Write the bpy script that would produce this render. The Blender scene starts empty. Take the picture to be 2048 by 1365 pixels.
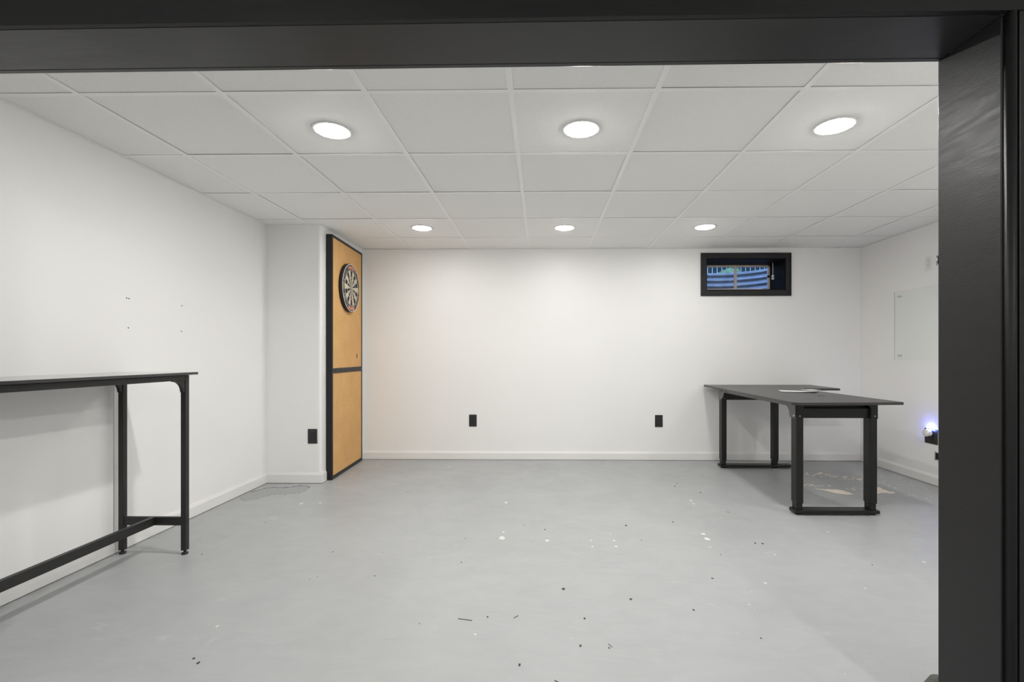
import bpy, bmesh, math, random
from mathutils import Vector, Matrix
random.seed(7)
PI = math.pi
S = bpy.context.scene
COL = S.collection

# ------------------------------------------------------------------ camera, world, exposure
cam_d = bpy.data.cameras.new('camera')
cam_d.sensor_width = 36.0
cam_d.lens = 940.4 / 2048 * 36.0
cam_d.shift_x = -45.1 / 2048
cam_d.shift_y = 29.3 / 2048
cam_d.clip_start = 0.02
cam = bpy.data.objects.new('camera', cam_d)
cam.location = (0, 0, 1.0792)
cam.rotation_euler = (PI / 2, 0, 0.0146)
COL.objects.link(cam)
S.camera = cam

world = bpy.data.worlds.new('sky')
S.world = world
world.use_nodes = True
bgn = world.node_tree.nodes['Background']
bgn.inputs['Color'].default_value = (0.36, 0.55, 1.0, 1)
bgn.inputs['Strength'].default_value = 1.2

S.view_settings.view_transform = 'Standard'
S.view_settings.look = 'None'
S.view_settings.gamma = 1
S.view_settings.use_curve_mapping = False
S.view_settings.exposure = 0.49

LAMP_MAIN = 180.0     # emission of the near row of recessed lamps
LAMP_FAR = 77.0      # emission of the far row
FILL_SIDE = 110.0     # emission of an added, unseen lamp that brightens the right wall
FILL_NEAR = 225.0     # emission of lamps added behind the camera to lift walls and ceiling

# ------------------------------------------------------------------ materials
def mat(name, col, rough=0.5, metal=0.0, spec=0.5, noise=0.0, nscale=8.0, bump=0.0, bscale=60.0, emit=None, estr=0.0, stretch=None, rough_var=0.0):
    m = bpy.data.materials.new(name)
    m.use_nodes = True
    nt = m.node_tree
    b = nt.nodes['Principled BSDF']
    b.inputs['Base Color'].default_value = (*col, 1)
    b.inputs['Roughness'].default_value = rough
    b.inputs['Metallic'].default_value = metal
    b.inputs['Specular IOR Level'].default_value = spec
    tc = nt.nodes.new('ShaderNodeTexCoord')
    vec = tc.outputs['Object']
    if stretch:
        mp = nt.nodes.new('ShaderNodeMapping')
        mp.inputs['Scale'].default_value = stretch
        nt.links.new(vec, mp.inputs['Vector'])
        vec = mp.outputs['Vector']
    if noise > 0:
        n = nt.nodes.new('ShaderNodeTexNoise')
        n.inputs['Scale'].default_value = nscale
        n.inputs['Detail'].default_value = 6
        nt.links.new(vec, n.inputs['Vector'])
        r = nt.nodes.new('ShaderNodeMapRange')
        r.inputs['From Min'].default_value = 0.3
        r.inputs['From Max'].default_value = 0.7
        r.inputs['To Min'].default_value = 1 - noise
        r.inputs['To Max'].default_value = 1 + noise
        nt.links.new(n.outputs['Fac'], r.inputs['Value'])
        mx = nt.nodes.new('ShaderNodeVectorMath')
        mx.operation = 'SCALE'
        mx.inputs[0].default_value = col
        nt.links.new(r.outputs['Result'], mx.inputs['Scale'])
        nt.links.new(mx.outputs['Vector'], b.inputs['Base Color'])
        if rough_var > 0:
            r2 = nt.nodes.new('ShaderNodeMapRange')
            r2.inputs['From Min'].default_value = 0.3
            r2.inputs['From Max'].default_value = 0.7
            r2.inputs['To Min'].default_value = rough - rough_var
            r2.inputs['To Max'].default_value = rough + rough_var
            nt.links.new(n.outputs['Fac'], r2.inputs['Value'])
            nt.links.new(r2.outputs['Result'], b.inputs['Roughness'])
    if bump > 0:
        n2 = nt.nodes.new('ShaderNodeTexNoise')
        n2.inputs['Scale'].default_value = bscale
        n2.inputs['Detail'].default_value = 4
        nt.links.new(vec, n2.inputs['Vector'])
        bp = nt.nodes.new('ShaderNodeBump')
        bp.inputs['Strength'].default_value = bump
        bp.inputs['Distance'].default_value = 0.002
        nt.links.new(n2.outputs['Fac'], bp.inputs['Height'])
        nt.links.new(bp.outputs['Normal'], b.inputs['Normal'])
    if emit:
        b.inputs['Emission Color'].default_value = (*emit, 1)
        b.inputs['Emission Strength'].default_value = estr
    return m

M = {}
M['wall'] = mat('white_wall_paint', (0.90, 0.893, 0.88), 0.42, spec=0.35, noise=0.008, nscale=1.2, bump=0.06, bscale=160)
M['wall_chase'] = mat('white_paint_chase', (0.90, 0.893, 0.88), 0.42, spec=0.35, bump=0.06, bscale=160)
M['base'] = mat('white_gloss_trim_paint', (0.84, 0.83, 0.81), 0.3, noise=0.01, nscale=3)
M['tile'] = mat('ceiling_tile_fibre', (0.94, 0.935, 0.915), 0.9, spec=0.1, noise=0.05, nscale=330, bump=0.35, bscale=420)
M['grid'] = mat('white_ceiling_grid_metal', (0.98, 0.975, 0.965), 0.45, noise=0.01, nscale=5)
M['plenum'] = mat('dark_void', (0.03, 0.03, 0.03), 0.9, noise=0.1)
M['black'] = mat('black_trim_paint', (0.011, 0.011, 0.012), 0.40, spec=0.40, noise=0.10, nscale=5, bump=0.16, bscale=30, stretch=(2, 2, 14), rough_var=0.05)
M['blackh'] = mat('black_trim_paint_header', (0.018, 0.018, 0.019), 0.36, spec=0.5, noise=0.10, nscale=5, bump=0.16, bscale=30, stretch=(2, 14, 14), rough_var=0.05)
M['black_shaded'] = mat('black_trim_near_face_shaded', (0.008, 0.008, 0.0085), 0.5, spec=0.3, noise=0.10, nscale=5, bump=0.2, bscale=30, stretch=(2, 14, 14))  # darker copy of the trim black, near side's shade put into the colour
M['black_bead'] = mat('black_bead_paint', (0.010, 0.010, 0.0105), 0.55, spec=0.3, noise=0.1, nscale=9)
M['steel'] = mat('black_powder_coat_steel', (0.009, 0.009, 0.009), 0.42, spec=0.35, noise=0.06, nscale=40, bump=0.1, bscale=300)
M['steel_t'] = mat('black_steel_table_frame', (0.020, 0.020, 0.0195), 0.45, spec=0.4, noise=0.15, nscale=30, bump=0.1, bscale=200)
M['steel_lit'] = mat('black_steel_lit_side', (0.10, 0.096, 0.093), 0.34, noise=0.05, nscale=40, bump=0.1, bscale=300)  # black desk steel made lighter, light on the side rail put into the colour
M['laminate'] = mat('black_laminate', (0.031, 0.0275, 0.027), 0.34, noise=0.15, nscale=14, bump=0.15, bscale=90, stretch=(12, 1, 1))
M['laminate2'] = mat('black_laminate_smooth', (0.03, 0.03, 0.03), 0.06, noise=0.1, nscale=20)
M['plastic'] = mat('black_plastic', (0.018, 0.018, 0.018), 0.35, noise=0.05, nscale=60)
M['dark'] = mat('dark_recess', (0.004, 0.004, 0.004), 0.8, noise=0.05)
M['rubber'] = mat('black_rubber', (0.02, 0.02, 0.02), 0.7, noise=0.1, nscale=60)
M['hose'] = mat('grey_black_hose', (0.09, 0.09, 0.08), 0.45, noise=0.2, nscale=40)
M['reveal'] = mat('black_reveal_paint', (0.006, 0.006, 0.007), 0.6, spec=0.12, noise=0.1, nscale=5)
M['white_pl'] = mat('white_plastic', (0.82, 0.81, 0.79), 0.3, noise=0.01)
M['chrome'] = mat('brushed_chrome', (0.7, 0.7, 0.7), 0.2, metal=1.0, noise=0.03, nscale=60)
M['alu'] = mat('pinkish_aluminium_window_frame', (0.85, 0.70, 0.62), 0.4, metal=0.1, noise=0.05, nscale=30)
M['paper'] = mat('white_paper', (0.85, 0.85, 0.84), 0.7, noise=0.01, nscale=20)
M['chip'] = mat('bare_cream_concrete', (0.86, 0.77, 0.65), 0.8, noise=0.10, nscale=40, bump=0.4, bscale=120)
M['chip2'] = mat('white_paint_fleck', (0.70, 0.69, 0.65), 0.7, noise=0.05, nscale=40)
M['speck'] = mat('dark_debris', (0.05, 0.045, 0.04), 0.8, noise=0.2, nscale=90)
M['crumb'] = mat('crumbled_grey_concrete', (0.37, 0.378, 0.38), 0.85, noise=0.10, nscale=70, bump=1.0, bscale=55)
M['crack'] = mat('dark_crack', (0.05, 0.05, 0.05), 0.9, noise=0.2, nscale=80)
M['galv'] = mat('galvanised_steel', (0.50, 0.53, 0.57), 0.38, metal=0.85, noise=0.15, nscale=14)
M['soil'] = mat('garden_soil', (0.09, 0.09, 0.06), 0.9, noise=0.4, nscale=9, bump=0.8, bscale=30)
M['fence'] = mat('weathered_green_fence_wood', (0.05, 0.09, 0.085), 0.8, noise=0.3, nscale=12, stretch=(6, 6, 1))
M['hedge'] = mat('pale_green_foliage', (0.33, 0.50, 0.25), 0.8, noise=0.35, nscale=18, bump=0.8, bscale=40)
M['gravel'] = mat('grey_gravel', (0.25, 0.26, 0.28), 0.9, noise=0.4, nscale=60, bump=1, bscale=80)

def lens_mat(name, strength, col=(1.0, 0.985, 0.955)):
    m = bpy.data.materials.new(name)
    m.use_nodes = True
    b = m.node_tree.nodes['Principled BSDF']
    b.inputs['Base Color'].default_value = (0.9, 0.9, 0.9, 1)
    b.inputs['Emission Color'].default_value = (*col, 1)
    b.inputs['Emission Strength'].default_value = strength
    return m
def lens_pair(name, e):   # opal rim plus the bright core that carries most of the output
    return (lens_mat(name + '_opal', e * .28), lens_mat(name + '_core', e * 5.6))
M['lens'] = lens_pair('lamp_main', LAMP_MAIN)
M['lens_far'] = lens_pair('lamp_far', LAMP_FAR)
M['fill_side'] = lens_pair('fill_lamp_side', FILL_SIDE)
M['fill_near'] = lens_pair('fill_lamp_near', FILL_NEAR)
M['blue'] = lens_mat('blue_led', 170.0, (0.10, 0.14, 1.0))
M['bluewhite'] = lens_mat('white_blue_led', 25.0, (0.55, 0.6, 1.0))

def floor_mat():
    m = mat('grey_floor_paint', (0.43, 0.44, 0.445), 0.42, spec=0.4)
    nt = m.node_tree
    b = nt.nodes['Principled BSDF']
    tc = nt.nodes.new('ShaderNodeTexCoord')
    def noise(scale, detail, stretch=None, dist=0.0):
        v = tc.outputs['Object']
        if stretch:
            mp = nt.nodes.new('ShaderNodeMapping'); mp.inputs['Scale'].default_value = stretch
            mp.inputs['Rotation'].default_value = (0, 0, 0.15)
            nt.links.new(v, mp.inputs['Vector']); v = mp.outputs['Vector']
        n = nt.nodes.new('ShaderNodeTexNoise')
        n.inputs['Scale'].default_value = scale; n.inputs['Detail'].default_value = detail
        n.inputs['Distortion'].default_value = dist
        nt.links.new(v, n.inputs['Vector'])
        return n.outputs['Fac']
    def mr(f, a, bb, c, d):
        r = nt.nodes.new('ShaderNodeMapRange')
        for k, v in zip(('From Min', 'From Max', 'To Min', 'To Max'), (a, bb, c, d)): r.inputs[k].default_value = v
        nt.links.new(f, r.inputs['Value']); return r.outputs['Result']
    def mul(a, c):
        q = nt.nodes.new('ShaderNodeMath'); q.operation = 'MULTIPLY'
        nt.links.new(a, q.inputs[0]); nt.links.new(c, q.inputs[1]); return q.outputs[0]
    big = mr(noise(0.9, 5, dist=0.6), 0.3, 0.7, 0.94, 1.05)
    mid = mr(noise(5, 8, (1, 2.2, 1), 1.2), 0.3, 0.75, 0.965, 1.03)
    brush = mr(noise(30, 4, (0.5, 5, 1)), 0.3, 0.7, 0.985, 1.015)
    scuff = mr(noise(3.2, 10, (1, 1.6, 1), 2.5), 0.66, 0.74, 1.0, 1.10)
    f = mul(mul(mul(big, mid), brush), scuff)
    sc = nt.nodes.new('ShaderNodeVectorMath'); sc.operation = 'SCALE'
    sc.inputs[0].default_value = (0.395, 0.406, 0.410)
    nt.links.new(f, sc.inputs['Scale'])
    nt.links.new(sc.outputs['Vector'], b.inputs['Base Color'])
    nt.links.new(mr(noise(4, 8, dist=1.0), 0.3, 0.7, 0.34, 0.5), b.inputs['Roughness'])
    bp = nt.nodes.new('ShaderNodeBump'); bp.inputs['Strength'].default_value = 0.25; bp.inputs['Distance'].default_value = 0.003
    nt.links.new(noise(14, 8, (1, 1.8, 1), 0.8), bp.inputs['Height'])
    nt.links.new(bp.outputs['Normal'], b.inputs['Normal'])
    return m
M['floor'] = floor_mat()

def cork_mat():
    m = bpy.data.materials.new('cork'); m.use_nodes = True
    nt = m.node_tree; b = nt.nodes['Principled BSDF']; b.inputs['Roughness'].default_value = 0.85
    b.inputs['Specular IOR Level'].default_value = 0.15
    tc = nt.nodes.new('ShaderNodeTexCoord')
    n = nt.nodes.new('ShaderNodeTexNoise'); n.inputs['Scale'].default_value = 260; n.inputs['Detail'].default_value = 5
    n2 = nt.nodes.new('ShaderNodeTexNoise'); n2.inputs['Scale'].default_value = 6; n2.inputs['Detail'].default_value = 5
    nt.links.new(tc.outputs['Object'], n.inputs['Vector']); nt.links.new(tc.outputs['Object'], n2.inputs['Vector'])
    a = nt.nodes.new('ShaderNodeMath'); a.operation = 'ADD'
    q = nt.nodes.new('ShaderNodeMath'); q.operation = 'MULTIPLY'; q.inputs[1].default_value = 0.3
    nt.links.new(n2.outputs['Fac'], q.inputs[0]); nt.links.new(n.outputs['Fac'], a.inputs[0]); nt.links.new(q.outputs[0], a.inputs[1])
    r = nt.nodes.new('ShaderNodeValToRGB')
    e = r.color_ramp.elements
    e[0].position = 0.40; e[0].color = (0.55, 0.30, 0.115, 1)
    e[1].position = 1.15; e[1].color = (0.90, 0.60, 0.28, 1)
    k = e.new(0.75); k.color = (0.78, 0.47, 0.20, 1)
    nt.links.new(a.outputs[0], r.inputs['Fac']); nt.links.new(r.outputs['Color'], b.inputs['Base Color'])
    return m
M['cork'] = cork_mat()

def glass_mat(name, tint, mixw, rough=0.0):
    m = bpy.data.materials.new(name); m.use_nodes = True
    nt = m.node_tree; nt.nodes.clear()
    o = nt.nodes.new('ShaderNodeOutputMaterial')
    t = nt.nodes.new('ShaderNodeBsdfTransparent'); t.inputs['Color'].default_value = (*tint, 1)
    g = nt.nodes.new('ShaderNodeBsdfGlossy'); g.inputs['Roughness'].default_value = rough
    g.inputs['Color'].default_value = (0.9, 0.95, 0.93, 1)
    lw = nt.nodes.new('ShaderNodeFresnel'); lw.inputs['IOR'].default_value = mixw
    mx = nt.nodes.new('ShaderNodeMixShader')
    ge = nt.nodes.new('ShaderNodeNewGeometry'); k = nt.nodes.new('ShaderNodeMath'); k.operation = 'SUBTRACT'; k.inputs[0].default_value = 1.0
    q = nt.nodes.new('ShaderNodeMath'); q.operation = 'MULTIPLY'
    nt.links.new(ge.outputs['Backfacing'], k.inputs[1]); nt.links.new(k.outputs[0], q.inputs[0]); nt.links.new(lw.outputs[0], q.inputs[1])
    nt.links.new(q.outputs[0], mx.inputs[0]); nt.links.new(t.outputs[0], mx.inputs[1]); nt.links.new(g.outputs[0], mx.inputs[2])
    nt.links.new(mx.outputs[0], o.inputs['Surface'])
    return m
M['glass'] = glass_mat('clear_glass_board', (0.982, 0.992, 0.988), 1.2, 0.03)
M['glass_edge'] = glass_mat('glass_board_edge', (0.62, 0.70, 0.68), 1.1, 0.1)
M['pane'] = glass_mat('window_glass', (0.92, 0.96, 0.98), 1.3, 0.0)

def ring_mat():
    m = bpy.data.materials.new('printed_number_ring'); m.use_nodes = True
    nt = m.node_tree; b = nt.nodes['Principled BSDF']; b.inputs['Roughness'].default_value = 0.5
    tc = nt.nodes.new('ShaderNodeTexCoord')
    n = nt.nodes.new('ShaderNodeTexNoise'); n.inputs['Scale'].default_value = 34; n.inputs['Detail'].default_value = 3; n.inputs['Distortion'].default_value = 2.0
    nt.links.new(tc.outputs['Object'], n.inputs['Vector'])
    r = nt.nodes.new('ShaderNodeValToRGB'); r.color_ramp.interpolation = 'CONSTANT'
    e = r.color_ramp.elements
    e[0].position = 0; e[0].color = (0.012, 0.012, 0.013, 1)
    e[1].position = 0.60; e[1].color = (0.6, 0.6, 0.6, 1)
    k = e.new(0.555); k.color = (0.12, 0.14, 0.2, 1)
    nt.links.new(n.outputs['Fac'], r.inputs['Fac']); nt.links.new(r.outputs['Color'], b.inputs['Base Color'])
    return m
M['ring'] = ring_mat()
M['d_black'] = mat('sisal_dark_brown', (0.035, 0.018, 0.012), 0.8, noise=0.2, nscale=200)
M['d_cream'] = mat('sisal_cream', (0.66, 0.60, 0.42), 0.8, noise=0.1, nscale=200)
M['d_red'] = mat('sisal_red', (0.50, 0.06, 0.03), 0.8, noise=0.1, nscale=200)
M['d_green'] = mat('sisal_green', (0.04, 0.17, 0.07), 0.8, noise=0.1, nscale=200)
M['d_redprint'] = mat('red_print', (0.62, 0.16, 0.09), 0.6, noise=0.1, nscale=100)
M['d_gold'] = mat('gold_print', (0.55, 0.42, 0.12), 0.6, noise=0.1, nscale=100)
M['d_silver'] = mat('silver_wire', (0.75, 0.75, 0.75), 0.3, metal=0.8, noise=0.05)

# ------------------------------------------------------------------ mesh helpers
def new(): return bmesh.new()

def box(bm, x0, x1, y0, y1, z0, z1, bev=0.0, mi=0, seg=2):
    b2 = bmesh.new()
    r = bmesh.ops.create_cube(b2, size=1)
    for v in b2.verts:
        v.co = Vector((x0 + (v.co.x + .5) * (x1 - x0), y0 + (v.co.y + .5) * (y1 - y0), z0 + (v.co.z + .5) * (z1 - z0)))
    if bev > 0:
        bmesh.ops.bevel(b2, geom=list(b2.edges), offset=bev, segments=seg, affect='EDGES', profile=0.5)
    merge(bm, b2, mi)

def merge(bm, b2, mi=0):
    mp = {}
    for v in b2.verts: mp[v] = bm.verts.new(v.co)
    for f in b2.faces:
        try:
            nf = bm.faces.new([mp[v] for v in f.verts]); nf.material_index = mi; nf.smooth = f.smooth
        except ValueError: pass
    b2.free()

def prism(bm, pts, axis, a, b, bev=0.0, mi=0):
    """extrude the 2-D polygon pts along axis from a to b. axis 'z': pts=(x,y); 'x': (y,z); 'y': (x,z)"""
    b2 = bmesh.new()
    def mk(p, h):
        return {'z': (p[0], p[1], h), 'x': (h, p[0], p[1]), 'y': (p[0], h, p[1])}[axis]
    lo = [b2.verts.new(mk(p, a)) for p in pts]; hi = [b2.verts.new(mk(p, b)) for p in pts]
    b2.faces.new(lo); b2.faces.new(hi)
    n = len(pts)
    for i in range(n): b2.faces.new([lo[i], lo[(i + 1) % n], hi[(i + 1) % n], hi[i]])
    bmesh.ops.recalc_face_normals(b2, faces=b2.faces)
    if bev > 0:
        es = [e for e in b2.edges if (e.verts[0] in lo and e.verts[1] in lo) or (e.verts[0] in hi and e.verts[1] in hi)]
        bmesh.ops.bevel(b2, geom=es, offset=bev, segments=2, affect='EDGES')
    merge(bm, b2, mi)

def cyl(bm, p0, p1, r0, r1=None, n=24, mi=0, smooth=True, caps=True):
    if r1 is None: r1 = r0
    p0 = Vector(p0); p1 = Vector(p1)
    d = (p1 - p0).normalized()
    u = d.orthogonal().normalized(); w = d.cross(u)
    A = []; B = []
    for i in range(n):
        a = 2 * PI * i / n
        q = u * math.cos(a) + w * math.sin(a)
        A.append(bm.verts.new(p0 + q * r0)); B.append(bm.verts.new(p1 + q * r1))
    for i in range(n):
        f = bm.faces.new([A[i], A[(i + 1) % n], B[(i + 1) % n], B[i]]); f.smooth = smooth; f.material_index = mi
    if caps:
        f = bm.faces.new(A[::-1]); f.material_index = mi
        f = bm.faces.new(B); f.material_index = mi

def lathe(bm, prof, axis_p, axis_d, n=48, mi=0):
    """prof: list of (r, h) along axis"""
    p = Vector(axis_p); d = Vector(axis_d).normalized(); u = d.orthogonal().normalized(); w = d.cross(u)
    rings = []
    for r, h in prof:
        if r < 1e-6: rings.append([bm.verts.new(p + d * h)])
        else: rings.append([bm.verts.new(p + d * h + (u * math.cos(2 * PI * i / n) + w * math.sin(2 * PI * i / n)) * r) for i in range(n)])
    for a, b in zip(rings[:-1], rings[1:]):
        for i in range(n):
            j = (i + 1) % n
            vs = [a[i % len(a)], a[j % len(a)], b[j % len(b)], b[i % len(b)]]
            q = []
            for v in vs:
                if v not in q: q.append(v)
            if len(q) > 2:
                f = bm.faces.new(q); f.material_index = mi; f.smooth = True

def sweep(bm, pts, r, n=10, mi=0):
    pts = [Vector(p) for p in pts]
    prev = None
    for i, p in enumerate(pts):
        d = (pts[min(i + 1, len(pts) - 1)] - pts[max(i - 1, 0)]).normalized()
        u = d.cross(Vector((0.13, 0.31, 0.94))).normalized(); w = d.cross(u)
        rr = r(i) if callable(r) else r
        ring = [bm.verts.new(p + (u * math.cos(2 * PI * k / n) + w * math.sin(2 * PI * k / n)) * rr) for k in range(n)]
        if prev:
            for k in range(n):
                f = bm.faces.new([prev[k], prev[(k + 1) % n], ring[(k + 1) % n], ring[k]]); f.smooth = True; f.material_index = mi
        else: bm.faces.new(ring[::-1]).material_index = mi
        prev = ring
    bm.faces.new(prev).material_index = mi

def obj(name, bm, m, parent=None, base=None, warp=None):
    """link the bmesh as one mesh object; base: world point that becomes the object's origin"""
    if warp:
        for v in bm.verts: v.co = warp(v.co)
    bmesh.ops.recalc_face_normals(bm, faces=bm.faces)
    o0 = Vector(base) if base else Vector((0, 0, 0))
    if parent is not None and base is None: o0 = world_loc(parent)
    for v in bm.verts: v.co -= o0
    me = bpy.data.meshes.new(name)
    bm.to_mesh(me); bm.free()
    for k in (m if isinstance(m, (list, tuple)) else [m]): me.materials.append(k)
    o = bpy.data.objects.new(name, me); COL.objects.link(o)
    if parent is not None:
        o.parent = parent; o.location = o0 - world_loc(parent)
    else: o.location = o0
    return o

def world_loc(o):
    p = Vector(o.location)
    while o.parent is not None:
        o = o.parent; p += Vector(o.location)
    return p

def tag(o, label, cat, group=None):
    o['label'] = label; o['category'] = cat
    if group: o['group'] = group
    return o

def thing(name, label, cat, loc, group=None):
    o = bpy.data.objects.new(name, None); COL.objects.link(o); o.location = loc; o.empty_display_size = 0.1
    return tag(o, label, cat, group)

def struct(name, bm, m, base=None, warp=None):
    o = obj(name, bm, m, None, base, warp); o['kind'] = 'structure'; return o

def copy_tree(o, parent=None):
    c = o.copy(); COL.objects.link(c)
    if parent is not None: c.parent = parent
    for ch in list(o.children): copy_tree(ch, c)
    return c

# ------------------------------------------------------------------ room shell
XL, XR, YB, YR, H = -2.332, 3.272, 4.872, -2.7, 2.1885
CX, CY, CXF = -1.866, 3.95, -1.862     # chase: right face x, front face y
# floor
bm = new(); box(bm, XL - .15, XR + .15, YR - .15, YB + .15, -0.12, 0)
floor = struct('floor', bm, M['floor'])

PZ = [0]
def poly_patch(bm, pts, z=0.0008, mi=0):
    PZ[0] += 1; z += PZ[0] * 2.5e-6
    vs = [bm.verts.new((x, y, z)) for x, y in pts]
    lo = [bm.verts.new((x, y, 0.0)) for x, y in pts]
    f = bm.faces.new(vs); f.material_index = mi
    for i in range(len(vs)):
        j = (i + 1) % len(vs)
        g = bm.faces.new([lo[i], lo[j], vs[j], vs[i]]); g.material_index = mi

def rough_outline(pts, amp=0.012, sub=4):
    out = []
    n = len(pts)
    for i in range(n):
        a = Vector((*pts[i], 0)); b = Vector((*pts[(i + 1) % n], 0))
        for k in range(sub):
            t = k / sub
            p = a.lerp(b, t)
            out.append((p.x + random.uniform(-amp, amp), p.y + random.uniform(-amp, amp)))
    return out

def blob(x, y, rx, ry, n=9, j=0.3):
    a0 = random.random() * 6
    return [(x + rx * math.cos(a0 + 2 * PI * i / n) * random.uniform(1 - j, 1 + j), y + ry * math.sin(a0 + 2 * PI * i / n) * random.uniform(1 - j, 1 + j)) for i in range(n)]

patchA = [(2.21, 3.845), (2.242, 3.846), (2.262, 3.832), (2.327, 3.825), (2.383, 3.826), (2.409, 3.799), (2.426, 3.751), (2.425, 3.69), (2.378, 3.683), (2.344, 3.702), (2.299, 3.728), (2.277, 3.776), (2.246, 3.81)]
patchB = [(2.717, 3.881), (2.776, 3.897), (2.753, 3.825), (2.764, 3.769), (2.778, 3.735), (2.764, 3.722), (2.726, 3.728), (2.685, 3.741), (2.626, 3.713), (2.608, 3.726), (2.64, 3.80)]
patchC = [(2.529, 4.352), (2.592, 4.39), (2.584, 4.353), (2.535, 4.316)]
patchD = [(2.769, 4.18), (2.779, 4.13), (2.765, 4.097), (2.744, 4.129)]
bm = new()
for p, am in ((patchA, .0035), (patchB, .004), (patchC, .003), (patchD, .003)): poly_patch(bm, rough_outline(p, am, 3))
for i in range(26):
    t = random.random(); poly_patch(bm, blob(2.10 + t * 0.75 + random.gauss(0, .04), 3.93 - t * 0.1 + random.gauss(0, .04), .006 + random.random() * .008, .006 + random.random() * .008))
for i in range(40):
    t = random.random(); poly_patch(bm, blob(2.30 + t * 0.6, 4.43 - t * 0.36 + random.gauss(0, .05), .004 + random.random() * .010, .006 + random.random() * .010))
o = obj('bare_patch', bm, M['chip'], floor)
o['label'] = 'worn cream patches where the floor paint has come off beside the desk'; o['kind'] = 'stuff'
bm = new()
for (x, y, s) in [(-0.26, 3.446, 1.5), (-0.232, 2.87, .9), (-0.233, 2.776, 2.0), (0.033, 2.742, 1.3), (0.289, 2.746, .7), (0.288, 2.66, .7), (0.417, 2.848, .6), (0.423, 2.748, .9), (0.421, 2.662, .9), (1.112, 3.514, 1.3), (1.108, 3.443, 1.1), (0.979, 2.856, 1.4), (0.976, 2.778, 1.6), (0.949, 2.663, .7), (1.062, 2.245, .7), (1.266, 2.567, .6), (1.998, 2.486, .8), (-1.291, 1.853, .6), (-1.748, 3.401, 1.4), (-0.255, 1.815, .5), (-1.62, 3.42, .8), (0.9, 2.05, .4), (-.6, 2.5, .4), (1.5, 2.2, .5), (1.75, 2.9, .7), (.2, 4.5, 1), (-.9, 4.55, 1)]:
    poly_patch(bm, blob(x, y, .009 * s, .012 * s))
for i in range(95):
    x = random.uniform(2.55, 3.2); y = random.uniform(3.25, 4.3)
    if x < 2.8 and y < 3.6: continue
    s = random.uniform(.25, .75); poly_patch(bm, blob(x, y, .010 * s, .014 * s))
for i in range(90):
    s = random.uniform(.12, .3); poly_patch(bm, blob(random.uniform(-1.9, 2.4), random.uniform(1.5, 4.7), .008 * s, .011 * s))
o = obj('white_fleck', bm, M['chip2'], floor)
o['label'] = 'white and cream flecks scattered over the grey painted floor'; o['kind'] = 'stuff'
bm = new()
for (x, y) in [(0.022, 2.915), (0.537, 2.991), (1.252, 3.72), (0.827, 2.287), (0.645, 2.003), (-0.222, 1.937), (0.102, 2.174), (0.145, 1.748), (0.249, 1.738), (-0.076, 1.638), (1.229, 2.723), (1.268, 2.717), (1.286, 3.259), (0.177, 1.931), (-1.237, 1.656), (-1.203, 1.632), (0.852, 3.059), (0.395, 2.089), (1.1, 3.9), (1.14, 3.98)]:
    poly_patch(bm, blob(x, y, random.uniform(.003, .007), random.uniform(.004, .009), 7, .5))
for i in range(40):
    s = random.uniform(.2, .5); poly_patch(bm, blob(random.uniform(-1.9, 2.6), random.uniform(1.5, 4.6), .006 * s, .009 * s, 6, .4))
for (x, y, dx, dy) in [(-.342, 1.92, .06, -.012), (-.114, 1.927, .018, .02), (0.043, 1.56, .03, -.02), (0.25, 1.76, .012, -.02)]:
    poly_patch(bm, [(x, y), (x + dx, y + dy), (x + dx, y + dy + .003), (x, y + .003)])
o = obj('debris_speck', bm, M['speck'], floor)
o['label'] = 'small dark specks and scuff marks on the grey floor'; o['kind'] = 'stuff'
crumb = [(-2.28, 3.513), (-2.285, 3.615), (-2.29, 3.668), (-2.253, 3.766), (-2.201, 3.817), (-2.14, 3.789), (-2.074, 3.811), (-1.995, 3.857), (-1.945, 3.857), (-1.894, 3.821), (-1.880, 3.757), (-1.874, 3.701), (-1.949, 3.653), (-2.039, 3.638), (-2.098, 3.605), (-2.13, 3.528), (-2.152, 3.49), (-2.212, 3.477)]
bm = new(); poly_patch(bm, rough_outline(crumb, .010, 4), .0012)
for i in range(60):
    t = random.random(); s = random.uniform(.3, 1)
    poly_patch(bm, blob(-2.24 + t * .34 + random.gauss(0, .02), 3.60 + t * .14 + random.gauss(0, .05), .008 * s, .010 * s), .0018)
o = obj('crumbled_patch', bm, M['crumb'], floor)
o['label'] = 'rough crumbled concrete patch at the foot of the wall corner'
bm = new()
top = crumb[2:10]
for a, b in zip(top[:-1], top[1:]):
    pa = Vector((*a, 0)); pb = Vector((*b, 0)); prev = pa
    for k in range(1, 6):
        q = pa.lerp(pb, k / 5) + Vector((random.gauss(0, .003), random.gauss(0, .006), 0))
        w = random.uniform(.002, .007)
        poly_patch(bm, [(prev.x, prev.y), (q.x, q.y), (q.x, q.y + w), (prev.x, prev.y + w)], .002)
        prev = q
obj('crack', bm, M['crack'], floor)

# walls
bm = new(); box(bm, XL - .12, XL, YR, YB + .12, 0, 2.4); wall_left = struct('wall_left', bm, M['wall'])
bm = new()
for (y, z) in [(2.61, 1.403), (2.625, 1.402), (3.016, 1.403), (2.62, 1.236), (3.012, 1.237)]:
    cyl(bm, (XL, y, z), (XL + .0015, y, z), .0035, n=10)
o = obj('screw_hole', bm, M['speck'], wall_left); o['label'] = 'dark screw holes left in the white wall above the bar table'
bm = new(); box(bm, XR, XR + .12, YR, YB + .12, 0, 2.4); wall_right = struct('wall_right', bm, M['wall'])
bm = new(); box(bm, XL - .12, XR + .12, YR - .12, YR, 0, 2.4); struct('wall_rear', bm, M['wall'])
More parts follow.
